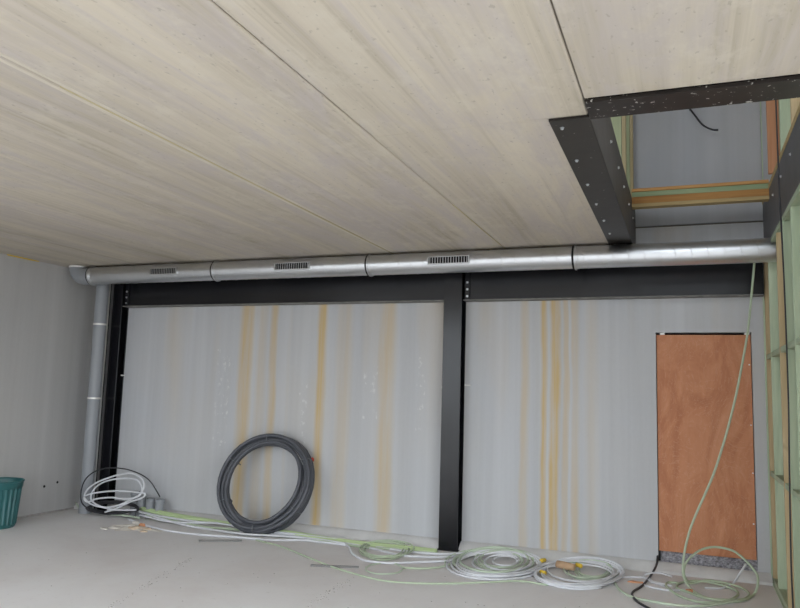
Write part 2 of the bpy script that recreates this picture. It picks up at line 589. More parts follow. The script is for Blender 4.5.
# ================================================================ steel frame
def h_column(name, xc, yf, yb, w, z1, label, group=None):
    t = tag(empty(name, (xc, (yf + yb) / 2, 0)), label, 'steel column', group)
    box('front_flange', (xc - w / 2, yf, .012), (xc + w / 2, yf + .014, z1), 'steel', t, .002)
    box('back_flange', (xc - w / 2, yb - .014, .012), (xc + w / 2, yb, z1), 'steel', t, .002)
    box('web', (xc - .005, yf + .0145, .012), (xc + .005, yb - .0145, z1), 'steel', t)
    box('base_plate', (xc - w / 2 - .012, yf - .012, 0), (xc + w / 2 + .012, yb, .0115), 'steel', t, .002)
    return t
post = h_column('steel_post', -1.9495, -.171, -.002, .202, H - .006, 'black steel post standing mid-wall between the two stained panels')
col = h_column('corner_column', -6.558, -.140, -.002, .205, H - .006, 'black steel column in the left corner beside the grey drainpipe')
# lighter ragged edge strip welded to the corner column
box('side_angle', (-6.618, -.168, .02), (-6.600, -.1405, H - .01), 'primer', col, .002)
def clip(parent, x, y, z, w=.05):
    c = box('fixing_clip', (x - w / 2, y - .012, z - .008), (x + w / 2, y, z + .008), 'white_zinc', parent, .002)
    return c
clip(post, -1.815, -.001, 1.705, .07)
clip(post, -2.085, -.001, 1.675, .05)
clip(col, -6.445, -.03, 1.72, .06)

def h_beam(name, x0, x1, y0, y1, z0, z1, label, bolts_at):
    t = tag(empty(name, ((x0 + x1) / 2, (y0 + y1) / 2, z0)), label, 'steel beam')
    yc = (y0 + y1) / 2
    box('bottom_flange', (x0, y0, z0), (x1, y1, z0 + .013), 'flange_edge', t, .002)
    box('top_flange', (x0, y0, z1 - .013), (x1, y1, z1), 'steel', t, .002)
    box('web', (x0, yc - .03, z0 + .0135), (x1, yc - .02, z1 - .0135), 'steel', t)
    for bx in bolts_at:
        p = box('end_plate', (bx - .03, yc - .046, z0 + .014), (bx + .03, yc - .0305, z1 - .014), 'steel', t, .002)
        for k in range(3):
            bolt(p, (bx + .004, yc - .0465, z0 + .05 + k * .075), (0, -1, 0), .010)
    return t
h_beam('steel_beam', -6.454, -2.052, -.126, -.003, 2.606, H - .006, 'long black steel beam under the duct left of the middle post', (-6.415,))
h_beam('steel_beam', -1.847, 1.060, -.126, -.003, 2.606, H - .006, 'shorter black steel beam above the plywood-boarded doorway', (-1.812,))

# trimmer beam left of the stair opening
tb = tag(empty('trimmer_beam', (-.18, -2, H)), 'bolted dark steel beam along the left side of the ceiling opening', 'steel beam')
box('bottom_flange', (-.2926, -3.88, H - .016), (-.0802, -.02, H - .0012), 'brown_steel', tb, .002)
box('web', (-.0945, -3.86, H - .0008), (-.0806, -.02, H + T), 'primer', tb, .001)
for y in (-3.771, -3.192, -2.651, -2.116, -1.572, -1.068, -.56):
    bolt(tb, (-.238, y, H - .0165), (0, 0, -1), .009, 'zinc')
for y in (-3.3, -2.719, -2.125, -1.60, -1.032, -.5):
    bolt(tb, (-.0802, y, H + .245), (1, 0, 0), .009, 'zinc')
# header beam at the near edge
hb = tag(empty('header_beam', (1.0, -3.97, H)), 'splashed dark steel beam across the near edge of the ceiling opening', 'steel beam')
box('bottom_flange', (-.0795, -4.087, H - .022), (1.30, -3.862, H - .002), 'splashed', hb, .002)
box('web', (-.0795, -3.95, H - .0015), (1.30, -3.938, H + T), 'splashed', hb)
# right trimmer above the stud wall
rb = tag(empty('trimmer_beam', (1.1, -2, H)), 'dark steel beam on the timber stud wall right of the opening', 'steel beam')
box('web', (1.082, -3.855, H - .041), (1.10, -.004, 3.497), 'primer', rb, .002)
box('bottom_flange', (1.1005, -3.855, H - .041), (1.26, -.004, H - .027), 'primer', rb)
box('top_flange', (1.1005, -3.855, 3.483), (1.26, -.004, 3.497), 'primer', rb)
for y in (-3.1, -2.545, -1.991, -1.437, -.884):
    bolt(rb, (1.0818, y, H + .285), (-1, 0, 0), .009, 'zinc')

# ================================================================ timber in the opening
jt = tag(empty('joist_stack', (.5, -.56, 3.40)), 'stacked timber boards spanning the ceiling opening above the duct', 'timber beam')
JL, JR = -.0795, 1.0815
box('board', (JL, -.60, 3.398), (JR, -.51, 3.432), 'timber_tan_x', jt, .002)
box('board', (JL, -.585, 3.4325), (JR, -.51, 3.500), 'timber_brown_x', jt, .002)
box('board', (JL, -.575, 3.5005), (JR, -.51, 3.550), 'timber_green_x', jt, .002)
box('board', (JL, -.590, 3.5505), (JR, -.51, 3.580), 'timber_orange_x', jt, .002)
# upper partition on the right trimmer
up = tag(empty('upper_partition', (1.13, -1.5, 3.4975)), 'upper storey timber framing standing on the right steel beam', 'timber frame')
box('bottom_plate', (1.078, -3.855, 3.4975), (1.168, -.004, 3.540), 'timber_tan_x', up, .002)
for (y, m) in ((-.9, 'timber_orange_z'), (-1.5, 'timber_green_z'), (-2.1, 'timber_tan_z'), (-2.7, 'timber_green_z'), (-3.3, 'timber_tan_z')):
    box('stud', (1.078 - (.03 if y == -.9 else 0), y - .022, 3.5405), (1.168 - (.03 if y == -.9 else 0), y + .022, 5.88), m, up, .002)
box('lining_sheet', (1.175, -3.855, 3.4975), (1.185, -.01, 5.88), 'timber_tan_z', up)
# upper partition on the left trimmer
ul = tag(empty('upper_partition', (-.15, -.6, H + T)), 'upper storey green timber studs standing on the left steel beam', 'timber frame')
box('bottom_plate', (-.185, -1.6, H + T + .0005), (-.095, -.01, H + T + .042), 'timber_green_y', ul, .002)
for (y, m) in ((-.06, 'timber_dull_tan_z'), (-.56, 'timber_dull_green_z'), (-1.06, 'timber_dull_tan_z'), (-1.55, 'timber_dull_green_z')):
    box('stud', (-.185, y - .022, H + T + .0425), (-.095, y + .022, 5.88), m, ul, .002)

# ================================================================ ventilation duct
DY, DZ, DR = -.561, 2.948, .109
du = tag(empty('ventilation_duct', (-2.7, DY, DZ)), 'long galvanised spiral air duct running under the ceiling with three grilles', 'duct')
def duct_section(x0, x1):
    bm = bmesh.new()
    lathe(bm, [(DR - .004, 0), (DR, .004), (DR, x1 - x0 - .004), (DR - .004, x1 - x0)], 40, axis_mat((x0, DY, DZ), (1, 0, 0)))
    s = autosmooth(finish(bm, 'duct_section', 'galv', du), 30)
    # raised helical lock seam
    bm = bmesh.new()
    pitch = .137
    n = int((x1 - x0) / pitch * 20)
    pts = []
    for i in range(n + 1):
        a = 2 * math.pi * i / 20
        x = x0 + .01 + (x1 - x0 - .02) * i / n
        pts.append((x, DY + (DR + .0003) * math.cos(a), DZ + (DR + .0003) * math.sin(a)))
    sweep(bm, pts, .0028, 4)
    finish(bm, 'lock_seam', 'galv', s, True)
secs = [(-6.55, -4.70), (-4.70, -2.75), (-2.75, -.60), (-.60, 1.130)]
for a, b in secs:
    duct_section(a + .002, b - .002)
for x in (-6.55, -4.70, -2.75, -.60):
    bm = bmesh.new()
    lathe(bm, [(DR + .001, -.03), (DR + .003, -.028), (DR + .003, -.008), (DR + .014, -.006), (DR + .014, .006), (DR + .003, .008), (DR + .003, .028), (DR + .001, .03)], 40, axis_mat((x, DY, DZ), (1, 0, 0)))
    c = autosmooth(finish(bm, 'coupling', 'galv', du), 30)
    bm = bmesh.new()
    lathe(bm, [(DR + .007, -.027), (DR + .007, -.0085)], 40, axis_mat((x, DY, DZ), (1, 0, 0)))
    finish(bm, 'rubber_seal', 'dark_void', c)
# elbow turning up into the ceiling
bm = bmesh.new()
br = .122
pts = [(-6.575, DY, DZ)]
for i in range(0, 13):
    a = R(90 * i / 12)
    pts.append((-6.685 - br * math.sin(a), DY, DZ + br - br * math.cos(a)))
pts[-1] = (-6.685 - br, DY, H - .002)
sweep(bm, pts, .111, 36)
autosmooth(finish(bm, 'elbow', 'grey_pvc', du), 50)
bm = bmesh.new()
lathe(bm, [(.112, -.012), (.117, -.010), (.117, .010)], 36, axis_mat((-6.685 - br, DY, H - .011), (0, 0, 1)))
autosmooth(finish(bm, 'elbow_collar', 'white_zinc', du), 40)
def grille(x0, x1):
    yf = DY - DR - .016
    z0, z1 = DZ - .028, DZ + .036
    g = box('grille', (x0, yf + .012, z0 - .004), (x1, yf + .03, z1 + .002), 'dark_void', du)
    bm = bmesh.new()
    f = .010
    addbox(bm, (x0 - f, yf, z0 - f), (x1 + f, yf + .030, z0))
    addbox(bm, (x0 - f, yf, z1), (x1 + f, yf + .022, z1 + f * .6))
    addbox(bm, (x0 - f, yf, z0), (x0, yf + .014, z1))
    addbox(bm, (x1, yf, z0), (x1 + f, yf + .014, z1))
    finish(bm, 'grille_frame', 'galv', g)
    n = 15
    for k in range(n):
        x = x0 + (x1 - x0) * (k + .5) / n
        box('blade', (x - .0028, yf + .002, z0), (x + .0028, yf + .012, z1), 'zinc', g)
    box('blade', (x0, yf + .0125, (z0 + z1) / 2 - .003), (x1, yf + .0145, (z0 + z1) / 2 + .003), 'zinc', g)
grille(-5.57, -5.20)
grille(-3.86, -3.44)
grille(-2.06, -1.64)

# drain pipe in the corner
dp = tag(empty('drain_pipe', (-6.64, -.30, 0)), 'vertical grey plastic drainpipe in the left corner', 'pipe')
def pipe_piece(z0, z1):
    bm = bmesh.new()
    lathe(bm, [(.078, z0), (.078, z1)], 28, Matrix.Translation((-6.64, -.30, 0)))
    autosmooth(finish(bm, 'pipe_length', 'grey_pvc', dp), 40)
pipe_piece(.0, 1.42); pipe_piece(1.42, 2.36); pipe_piece(2.36, H - .004)
for z in (1.42, 2.36):
    bm = bmesh.new()
    lathe(bm, [(.0785, z - .012), (.083, z - .010), (.083, z + .010), (.0785, z + .012)], 28, Matrix.Translation((-6.64, -.30, 0)))
    autosmooth(finish(bm, 'pipe_collar', 'white_zinc', dp), 40)

# ================================================================ bin
def bin_():
    t = tag(empty('ribbed_bin', (-6.762, -1.47, 0)), 'teal green ribbed plastic bin cut off at the left edge', 'bin')
    bm = bmesh.new()
    seg = 96
    prof = [(.175, .0), (.185, .012), (.196, .04), (.198, .05), (.225, .425), (.226, .43), (.232, .44), (.236, .50), (.232, .50), (.214, .42), (.180, .03), (.0, .028)]
    rings = []
    for j, (r, z) in enumerate(prof):
        ring = []
        for k in range(seg):
            rr = r
            if 2 < j < 5:
                ph = (k % 4)
                rr = r - (.013 if ph in (0, 1) else 0)
            a = 2 * math.pi * k / seg
            ring.append(bm.verts.new((-6.762 + rr * math.cos(a), -1.47 + rr * math.sin(a), z)) if r > 0 else None)
        rings.append(ring)
    for A, B in zip(rings, rings[1:]):
        if B[0] is None:
            bm.faces.new(A)
            continue
        for k in range(seg):
            bm.faces.new((A[k], A[(k + 1) % seg], B[(k + 1) % seg], B[k]))
    bm.faces.new(rings[0][::-1])
    autosmooth(finish(bm, 'bin_body', 'bin_green', t), 35)
    bm = bmesh.new()
    ring = [(-6.762 + .238 * math.cos(2 * math.pi * k / 48), -1.47 + .238 * math.sin(2 * math.pi * k / 48), .502) for k in range(48)]
    sweep(bm, ring, .010, 8, True)
    finish(bm, 'bin_rim', 'bin_green', t, True)
bin_()

# ================================================================ black pipe coil leaning on the wall
def big_coil():
    base = Vector((-4.055, -.46, .0))
    t = tag(empty('pipe_coil', base), 'large coil of black plastic pipe leaning against the stained wall', 'pipe coil')
    # local frame: u along x, w up the lean, n out of the coil plane
    w = Vector((-.05, .36, 1.06)).normalized()
    u = Vector((1, .10, .06)).normalized()
    nn = u.cross(w).normalized()
    rad = .552
    c = base + w * (rad + .02)
    loops = [(.545, .045), (.543, -.010), (.540, .100), (.495, .075), (.497, .018), (.452, .050), (.448, .105), (.542, -.055)]
    pts = []
    n = 40
    rnd = random.Random(4)
    ph = [rnd.uniform(0, 6.28) for _ in loops]
    for i in range(len(loops) * n):
        f = i / n
        a = int(f)
        b = min(a + 1, len(loops) - 1)
        k = f - a
        k = max(0, (k - .75) / .25)
        k = k * k * (3 - 2 * k)
        rr = loops[a][0] * (1 - k) + loops[b][0] * k
        ax = loops[a][1] * (1 - k) + loops[b][1] * k
        th = 2 * math.pi * f - 1.0
        rr += .010 * math.sin(2 * th + ph[a]) * (1 - k)
        pts.append(c + u * (rr * 1.0 * math.cos(th)) + w * (rr * 1.0 * math.sin(th)) - nn * (-ax + .02))
    bm = bmesh.new()
    sweep(bm, pts, .0222, 10)
    finish(bm, 'pipe_loops', 'hose_black', t, True)
    for deg in (95, 28, 150, 205, -35, -92):
        th = R(deg)
        d = u * math.cos(th) + w * math.sin(th)
        cc = c + d * .505 + nn * .005
        ring = []
        for k in range(20):
            a = 2 * math.pi * k / 20
            ring.append(cc + d * (  .066 * math.cos(a)) + nn * (.100 * math.sin(a)))
        bm = bmesh.new()
        sweep(bm, ring, .006, 6, True)
        finish(bm, 'tie', 'tie_grey', t, True)
    d = u * math.cos(R(30)) + w * math.sin(R(30))
    p = c + d * .562 - nn * .06
    bm = bmesh.new()
    lathe(bm, [(.020, -.02), (.027, -.012), (.027, .012), (.020, .02)], 10, axis_mat(p, d.cross(nn)))
    finish(bm, 'end_cap', 'red_plastic', t)
big_coil()

# ================================================================ conduit stubs
for (x, y, z1, lab) in ((-5.60, -.19, .235, 'grey conduit stub by the wall, rightmost, feeding the thin black cable'),
                        (-5.745, -.18, .235, 'grey conduit stub by the wall, second from the right'),
                        (-5.89, -.17, .25, 'grey conduit stub by the wall, third from the right'),
                        (-6.03, -.13, .29, 'grey conduit stub by the wall, leftmost and tallest of four')):
    t = tag(empty('conduit_stub', (x, y, 0)), lab, 'pipe stub', 'grey conduit stubs by the back wall')
    bm = bmesh.new()
    lathe(bm, [(.052, 0), (.052, z1 - .05), (.057, z1 - .045), (.057, z1 - .004), (.054, z1), (.044, z1), (.044, z1 - .03)], 24, Matrix.Translation((x, y, 0)))
    autosmooth(finish(bm, 'pipe_wall', 'grey_pvc', t), 35)
    bm = bmesh.new()
    lathe(bm, [(.0439, z1 - .028), (.0439, z1 - .024)], 24, Matrix.Translation((x, y, 0)))
    finish(bm, 'pipe_mouth', 'dark_void', t)

# ================================================================ cables
PATHS = {
'green_run': [[(-5.959,-0.183,0.112),(-5.477,-0.235,0.088),(-4.944,-0.274,0.071),(-4.444,-0.302,0.058),(-3.967,-0.329,0.046),(-3.583,-0.34,0.041),(-3.083,-0.371,0.027),(-2.622,-0.372,0.027),(-2.237,-0.365,0.03),(-2.001,-0.366,0.029)],[(-5.872,-0.211,0.099),(-5.376,-0.269,0.073),(-4.787,-0.297,0.06),(-4.224,-0.332,0.044),(-3.569,-0.363,0.031),(-3.014,-0.393,0.017),(-2.501,-0.392,0.018),(-2.006,-0.382,0.022)],[(-5.699,-0.303,0.055),(-5.235,-0.352,0.034),(-4.781,-0.395,0.014),(-4.388,-0.381,0.021),(-3.959,-0.444,0.012),(-3.548,-0.399,0.012),(-3.105,-0.446,0.012),(-2.665,-0.481,0.012),(-2.39,-0.395,0.014),(-2.022,-0.397,0.013)]],
'white_run': [[(-5.824,-0.265,0.075),(-5.418,-0.305,0.057),(-4.905,-0.324,0.048),(-4.522,-0.286,0.065),(-4.061,-0.343,0.04),(-3.556,-0.387,0.02),(-3.123,-0.409,0.014),(-2.918,-0.523,0.014),(-2.716,-0.836,0.014),(-2.491,-1.029,0.014),(-2.251,-1.013,0.014),(-2.014,-0.838,0.014),(-1.735,-0.615,0.014)],[(-5.857,-0.428,0.013),(-5.434,-0.63,0.013),(-4.969,-0.774,0.013),(-4.572,-0.773,0.013),(-4.113,-0.697,0.013),(-3.77,-0.652,0.013),(-3.495,-0.495,0.013),(-3.149,-0.476,0.013),(-2.95,-0.479,0.013)],[(-5.763,-0.332,0.054),(-5.349,-0.387,0.03),(-5.006,-0.374,0.036),(-4.696,-0.327,0.057),(-4.274,-0.355,0.044),(-3.881,-0.365,0.04),(-3.445,-0.366,0.039),(-3.081,-0.376,0.035)],[(-5.909,-0.254,0.088),(-5.456,-0.346,0.046),(-5.017,-0.449,0.022),(-4.553,-0.526,0.022),(-4.145,-0.552,0.022),(-3.762,-0.458,0.022),(-3.359,-0.412,0.022),(-2.981,-0.462,0.022)],[(-4.312,-0.396,0.014),(-3.866,-0.389,0.017),(-3.432,-0.39,0.017),(-2.946,-0.413,0.012),(-2.619,-0.509,0.012),(-2.294,-0.642,0.012),(-2.001,-0.581,0.012),(-1.786,-0.412,0.012)],[(-3.011,-0.398,0.013),(-2.666,-0.399,0.012),(-2.315,-0.447,0.012),(-1.956,-0.404,0.012),(-1.713,-0.346,0.036)]],
'green_loose': [[(-3.907,-0.707,0.009),(-3.536,-0.843,0.009),(-3.096,-1.12,0.009),(-2.702,-1.367,0.009),(-2.415,-1.507,0.009),(-2.102,-1.613,0.009),(-1.838,-1.585,0.009),(-1.529,-1.44,0.009),(-1.234,-1.229,0.009),(-1.007,-1.07,0.009),(-0.761,-1.09,0.009)]],
'green_link': [[(-2.382,-1.276,0.008),(-2.387,-1.125,0.008),(-2.261,-0.988,0.008),(-2.104,-1.082,0.008),(-2.061,-1.292,0.008),(-2.183,-1.419,0.008),(-2.329,-1.374,0.008),(-2.397,-1.241,0.008)],[(-2.094,-1.108,0.01),(-1.933,-1.065,0.01),(-1.788,-0.921,0.01),(-1.722,-0.658,0.01),(-1.658,-0.357,0.029),(-1.525,-0.282,0.063)]],
'small_coil': [[(-2.492,-0.884,0.011),(-2.609,-0.818,0.011),(-2.71,-0.685,0.012),(-2.776,-0.509,0.012),(-2.771,-0.375,0.023),(-2.691,-0.326,0.045),(-2.585,-0.3,0.058),(-2.475,-0.303,0.057),(-2.385,-0.335,0.042),(-2.331,-0.388,0.019),(-2.282,-0.555,0.014),(-2.269,-0.734,0.014),(-2.301,-0.869,0.014),(-2.368,-0.94,0.015),(-2.46,-0.935,0.015),(-2.566,-0.845,0.015),(-2.667,-0.694,0.016),(-2.742,-0.505,0.016),(-2.747,-0.371,0.029),(-2.678,-0.32,0.052),(-2.578,-0.293,0.065),(-2.468,-0.294,0.065),(-2.371,-0.322,0.052),(-2.306,-0.37,0.032),(-2.265,-0.483,0.018),(-2.252,-0.647,0.018),(-2.289,-0.771,0.018),(-2.368,-0.834,0.019),(-2.475,-0.825,0.019),(-2.588,-0.758,0.019),(-2.686,-0.631,0.02),(-2.748,-0.47,0.02),(-2.736,-0.37,0.033),(-2.665,-0.331,0.051),(-2.572,-0.313,0.06),(-2.477,-0.321,0.057),(-2.4,-0.352,0.042),(-2.356,-0.401,0.022),(-2.311,-0.566,0.022),(-2.307,-0.717,0.022),(-2.341,-0.829,0.022),(-2.404,-0.89,0.023),(-2.483,-0.892,0.023),(-2.57,-0.83,0.023),(-2.653,-0.721,0.024),(-2.712,-0.578,0.024),(-2.731,-0.426,0.024),(-2.673,-0.366,0.04),(-2.577,-0.339,0.052),(-2.468,-0.335,0.054),(-2.371,-0.352,0.046),(-2.304,-0.389,0.031),(-2.256,-0.508,0.026),(-2.25,-0.651,0.026),(-2.294,-0.767,0.026),(-2.38,-0.836,0.027),(-2.494,-0.843,0.027),(-2.612,-0.787,0.027),(-2.712,-0.67,0.028),(-2.772,-0.513,0.028),(-2.762,-0.381,0.036),(-2.669,-0.334,0.058),(-2.546,-0.307,0.071),(-2.419,-0.304,0.072),(-2.313,-0.326,0.062),(-2.25,-0.368,0.044),(-2.224,-0.465,0.03),(-2.229,-0.625,0.03),(-2.285,-0.754,0.03),(-2.378,-0.831,0.031)]],
'coilB_white': [[(-0.913,-0.726,0.012),(-1.02,-0.968,0.012),(-1.178,-1.124,0.013),(-1.362,-1.178,0.013),(-1.542,-1.125,0.013),(-1.688,-0.973,0.013),(-1.773,-0.744,0.014),(-1.773,-0.479,0.014),(-1.653,-0.346,0.038),(-1.464,-0.294,0.062),(-1.266,-0.281,0.069),(-1.099,-0.306,0.057),(-0.997,-0.363,0.032),(-0.961,-0.515,0.016),(-0.989,-0.747,0.016),(-1.076,-0.938,0.016),(-1.211,-1.07,0.017),(-1.369,-1.119,0.017),(-1.527,-1.073,0.017),(-1.657,-0.932,0.017),(-1.735,-0.711,0.018),(-1.739,-0.444,0.018),(-1.62,-0.33,0.05),(-1.441,-0.269,0.078),(-1.247,-0.246,0.088),(-1.078,-0.264,0.08),(-0.969,-0.319,0.056),(-0.936,-0.398,0.021),(-0.953,-0.649,0.02),(-1.041,-0.868,0.02),(-1.177,-1.007,0.021),(-1.336,-1.05,0.021),(-1.493,-0.994,0.021),(-1.62,-0.846,0.021),(-1.692,-0.629,0.022),(-1.687,-0.394,0.025),(-1.567,-0.321,0.057),(-1.402,-0.275,0.079),(-1.227,-0.262,0.085),(-1.08,-0.286,0.074),(-0.988,-0.338,0.051),(-0.963,-0.421,0.024),(-0.983,-0.635,0.024),(-1.06,-0.828,0.024),(-1.182,-0.964,0.025),(-1.33,-1.024,0.025),(-1.481,-0.997,0.025),(-1.608,-0.883,0.025),(-1.685,-0.698,0.026),(-1.693,-0.472,0.026),(-1.595,-0.351,0.048),(-1.429,-0.301,0.072),(-1.245,-0.283,0.08),(-1.082,-0.303,0.071),(-0.976,-0.357,0.046),(-0.934,-0.503,0.028),(-0.955,-0.752,0.028),(-1.052,-0.952,0.028),(-1.193,-1.08,0.029),(-1.351,-1.119,0.029),(-1.5,-1.066,0.029),(-1.615,-0.928,0.029),(-1.675,-0.728,0.03),(-1.666,-0.501,0.03),(-1.568,-0.366,0.045),(-1.414,-0.322,0.066),(-1.258,-0.31,0.072),(-1.131,-0.329,0.063),(-1.055,-0.374,0.043),(-1.028,-0.498,0.032),(-1.047,-0.676,0.032),(-1.106,-0.827,0.032),(-1.199,-0.927,0.033),(-1.309,-0.958,0.033),(-1.417,-0.913,0.033),(-1.503,-0.797,0.033),(-1.552,-0.627,0.034),(-1.551,-0.431,0.034),(-1.473,-0.351,0.056),(-1.357,-0.312,0.075),(-1.235,-0.3,0.08),(-1.13,-0.318,0.072),(-1.062,-0.361,0.053),(-1.034,-0.458,0.036),(-1.037,-0.64,0.036),(-1.09,-0.784,0.036),(-1.171,-0.865,0.037),(-1.263,-0.874,0.037),(-1.349,-0.816,0.037),(-1.416,-0.703,0.037),(-1.451,-0.558,0.038),(-1.448,-0.412,0.038),(-1.392,-0.366,0.053),(-1.32,-0.345,0.064),(-1.25,-0.345,0.064),(-1.195,-0.363,0.056),(-1.165,-0.394,0.042),(-1.15,-0.486,0.04),(-1.158,-0.582,0.04),(-1.178,-0.659,0.04),(-1.215,-0.708,0.041),(-1.262,-0.719,0.041),(-1.311,-0.69,0.041),(-1.352,-0.626,0.041),(-1.378,-0.538,0.042),(-1.382,-0.443,0.042),(-1.357,-0.387,0.048),(-1.311,-0.37,0.057),(-1.259,-0.366,0.058),(-1.213,-0.377,0.053),(-1.182,-0.4,0.043),(-1.159,-0.489,0.044)]],
'coilB_green': [[(-1.763,-0.833,0.011),(-1.833,-0.594,0.011),(-1.803,-0.371,0.025),(-1.653,-0.287,0.063),(-1.454,-0.232,0.088),(-1.25,-0.218,0.094),(-1.082,-0.248,0.081),(-0.979,-0.314,0.051),(-0.958,-0.409,0.013),(-0.982,-0.683,0.014),(-1.071,-0.908,0.014),(-1.205,-1.048,0.014),(-1.361,-1.084,0.014),(-1.514,-1.009,0.015),(-1.639,-0.827,0.015),(-1.722,-0.568,0.015),(-1.707,-0.363,0.033),(-1.588,-0.287,0.067),(-1.426,-0.244,0.086),(-1.258,-0.24,0.088),(-1.12,-0.275,0.073),(-1.041,-0.338,0.045),(-1.027,-0.446,0.017),(-1.059,-0.67,0.018),(-1.15,-0.847,0.018),(-1.28,-0.952,0.018),(-1.429,-0.977,0.018),(-1.57,-0.921,0.019),(-1.68,-0.796,0.019),(-1.738,-0.617,0.019),(-1.732,-0.406,0.02),(-1.62,-0.337,0.049),(-1.461,-0.291,0.069),(-1.29,-0.275,0.076),(-1.142,-0.291,0.07),(-1.046,-0.337,0.049),(-1.02,-0.407,0.021),(-1.041,-0.62,0.022),(-1.127,-0.805,0.022),(-1.26,-0.929,0.022),(-1.417,-0.973,0.022),(-1.574,-0.924,0.023),(-1.701,-0.784,0.023),(-1.756,-0.562,0.023),(-1.718,-0.372,0.037),(-1.583,-0.3,0.069),(-1.413,-0.255,0.089),(-1.245,-0.244,0.094),(-1.112,-0.269,0.084),(-1.038,-0.321,0.061),(-1.03,-0.389,0.03),(-1.061,-0.571,0.026),(-1.134,-0.734,0.026),(-1.238,-0.828,0.026),(-1.351,-0.841,0.026),(-1.456,-0.769,0.027),(-1.535,-0.626,0.027),(-1.584,-0.447,0.027),(-1.558,-0.354,0.049),(-1.482,-0.304,0.071),(-1.383,-0.276,0.084),(-1.282,-0.276,0.084),(-1.202,-0.302,0.073),(-1.156,-0.348,0.052),(-1.15,-0.413,0.029),(-1.162,-0.576,0.03),(-1.209,-0.702,0.03),(-1.279,-0.773,0.03),(-1.36,-0.781,0.03),(-1.438,-0.728,0.031),(-1.499,-0.625,0.031),(-1.534,-0.487,0.031),(-1.525,-0.38,0.041),(-1.465,-0.337,0.06),(-1.381,-0.311,0.072),(-1.287,-0.306,0.075),(-1.203,-0.322,0.068),(-1.144,-0.357,0.052),(-1.12,-0.409,0.033),(-1.118,-0.553,0.034),(-1.155,-0.672,0.034),(-1.222,-0.745,0.034),(-1.306,-0.761,0.034),(-1.392,-0.714,0.035),(-1.462,-0.61,0.035),(-1.515,-0.472,0.035),(-1.511,-0.369,0.05),(-1.448,-0.318,0.073),(-1.351,-0.284,0.088),(-1.242,-0.275,0.092),(-1.144,-0.296,0.084),(-1.08,-0.344,0.062),(-1.062,-0.433,0.037),(-1.073,-0.648,0.038),(-1.135,-0.832,0.038),(-1.238,-0.956,0.038),(-1.366,-0.996,0.038),(-1.501,-0.942,0.039),(-1.622,-0.796,0.039),(-1.692,-0.567,0.039),(-1.684,-0.371,0.053),(-1.585,-0.299,0.085),(-1.446,-0.256,0.105),(-1.298,-0.25,0.108),(-1.171,-0.282,0.094),(-1.091,-0.345,0.066),(-1.063,-0.473,0.041),(-1.074,-0.71,0.042),(-1.14,-0.899,0.042),(-1.247,-1.012,0.042),(-1.377,-1.034,0.042),(-1.509,-0.959,0.043)]],
'coilD_white': [[(-0.33,-0.961,0.012),(-0.472,-1.094,0.012),(-0.628,-1.125,0.013),(-0.776,-1.05,0.013),(-0.89,-0.879,0.013),(-0.946,-0.639,0.013),(-0.921,-0.391,0.019),(-0.796,-0.315,0.053),(-0.627,-0.269,0.073),(-0.451,-0.263,0.077),(-0.306,-0.296,0.062),(-0.222,-0.36,0.034),(-0.208,-0.522,0.015),(-0.262,-0.763,0.016),(-0.376,-0.961,0.016),(-0.521,-1.082,0.016),(-0.674,-1.115,0.017),(-0.811,-1.051,0.017),(-0.908,-0.893,0.017),(-0.945,-0.661,0.017),(-0.909,-0.398,0.02),(-0.776,-0.317,0.056),(-0.607,-0.264,0.08),(-0.437,-0.249,0.087),(-0.301,-0.275,0.076),(-0.223,-0.333,0.05),(-0.211,-0.434,0.019),(-0.252,-0.673,0.02),(-0.342,-0.865,0.02),(-0.468,-0.99,0.02),(-0.608,-1.022,0.021),(-0.74,-0.961,0.021),(-0.841,-0.816,0.021),(-0.887,-0.612,0.021),(-0.862,-0.396,0.024),(-0.748,-0.332,0.053),(-0.594,-0.294,0.07),(-0.432,-0.29,0.073),(-0.298,-0.318,0.06),(-0.218,-0.373,0.036),(-0.203,-0.531,0.023),(-0.252,-0.744,0.024),(-0.359,-0.923,0.024),(-0.497,-1.029,0.024),(-0.64,-1.057,0.025),(-0.765,-1.0,0.025),(-0.85,-0.86,0.025),(-0.879,-0.655,0.025),(-0.843,-0.418,0.026),(-0.726,-0.334,0.056),(-0.577,-0.285,0.078),(-0.429,-0.27,0.086),(-0.312,-0.288,0.078),(-0.247,-0.336,0.056),(-0.241,-0.404,0.027),(-0.279,-0.606,0.028),(-0.358,-0.769,0.028),(-0.465,-0.891,0.028),(-0.588,-0.931,0.029),(-0.709,-0.88,0.029),(-0.806,-0.743,0.029),(-0.857,-0.536,0.029),(-0.833,-0.366,0.046),(-0.731,-0.295,0.078),(-0.586,-0.25,0.098),(-0.428,-0.242,0.103),(-0.292,-0.273,0.089),(-0.208,-0.338,0.059),(-0.19,-0.475,0.031),(-0.234,-0.743,0.032),(-0.338,-0.969,0.032),(-0.486,-1.1,0.032),(-0.645,-1.132,0.033),(-0.788,-1.067,0.033),(-0.891,-0.916,0.033),(-0.934,-0.705,0.033),(-0.904,-0.476,0.034),(-0.79,-0.361,0.052),(-0.632,-0.323,0.069),(-0.474,-0.319,0.072),(-0.348,-0.348,0.059),(-0.279,-0.406,0.035),(-0.266,-0.605,0.035),(-0.316,-0.799,0.036),(-0.415,-0.957,0.036),(-0.539,-1.061,0.036),(-0.672,-1.099,0.037),(-0.793,-1.063,0.037),(-0.878,-0.958,0.037),(-0.911,-0.799,0.037),(-0.882,-0.614,0.038),(-0.791,-0.441,0.038),(-0.649,-0.374,0.05),(-0.498,-0.361,0.057),(-0.375,-0.377,0.05),(-0.299,-0.454,0.039),(-0.28,-0.624,0.039),(-0.323,-0.802,0.04)]],
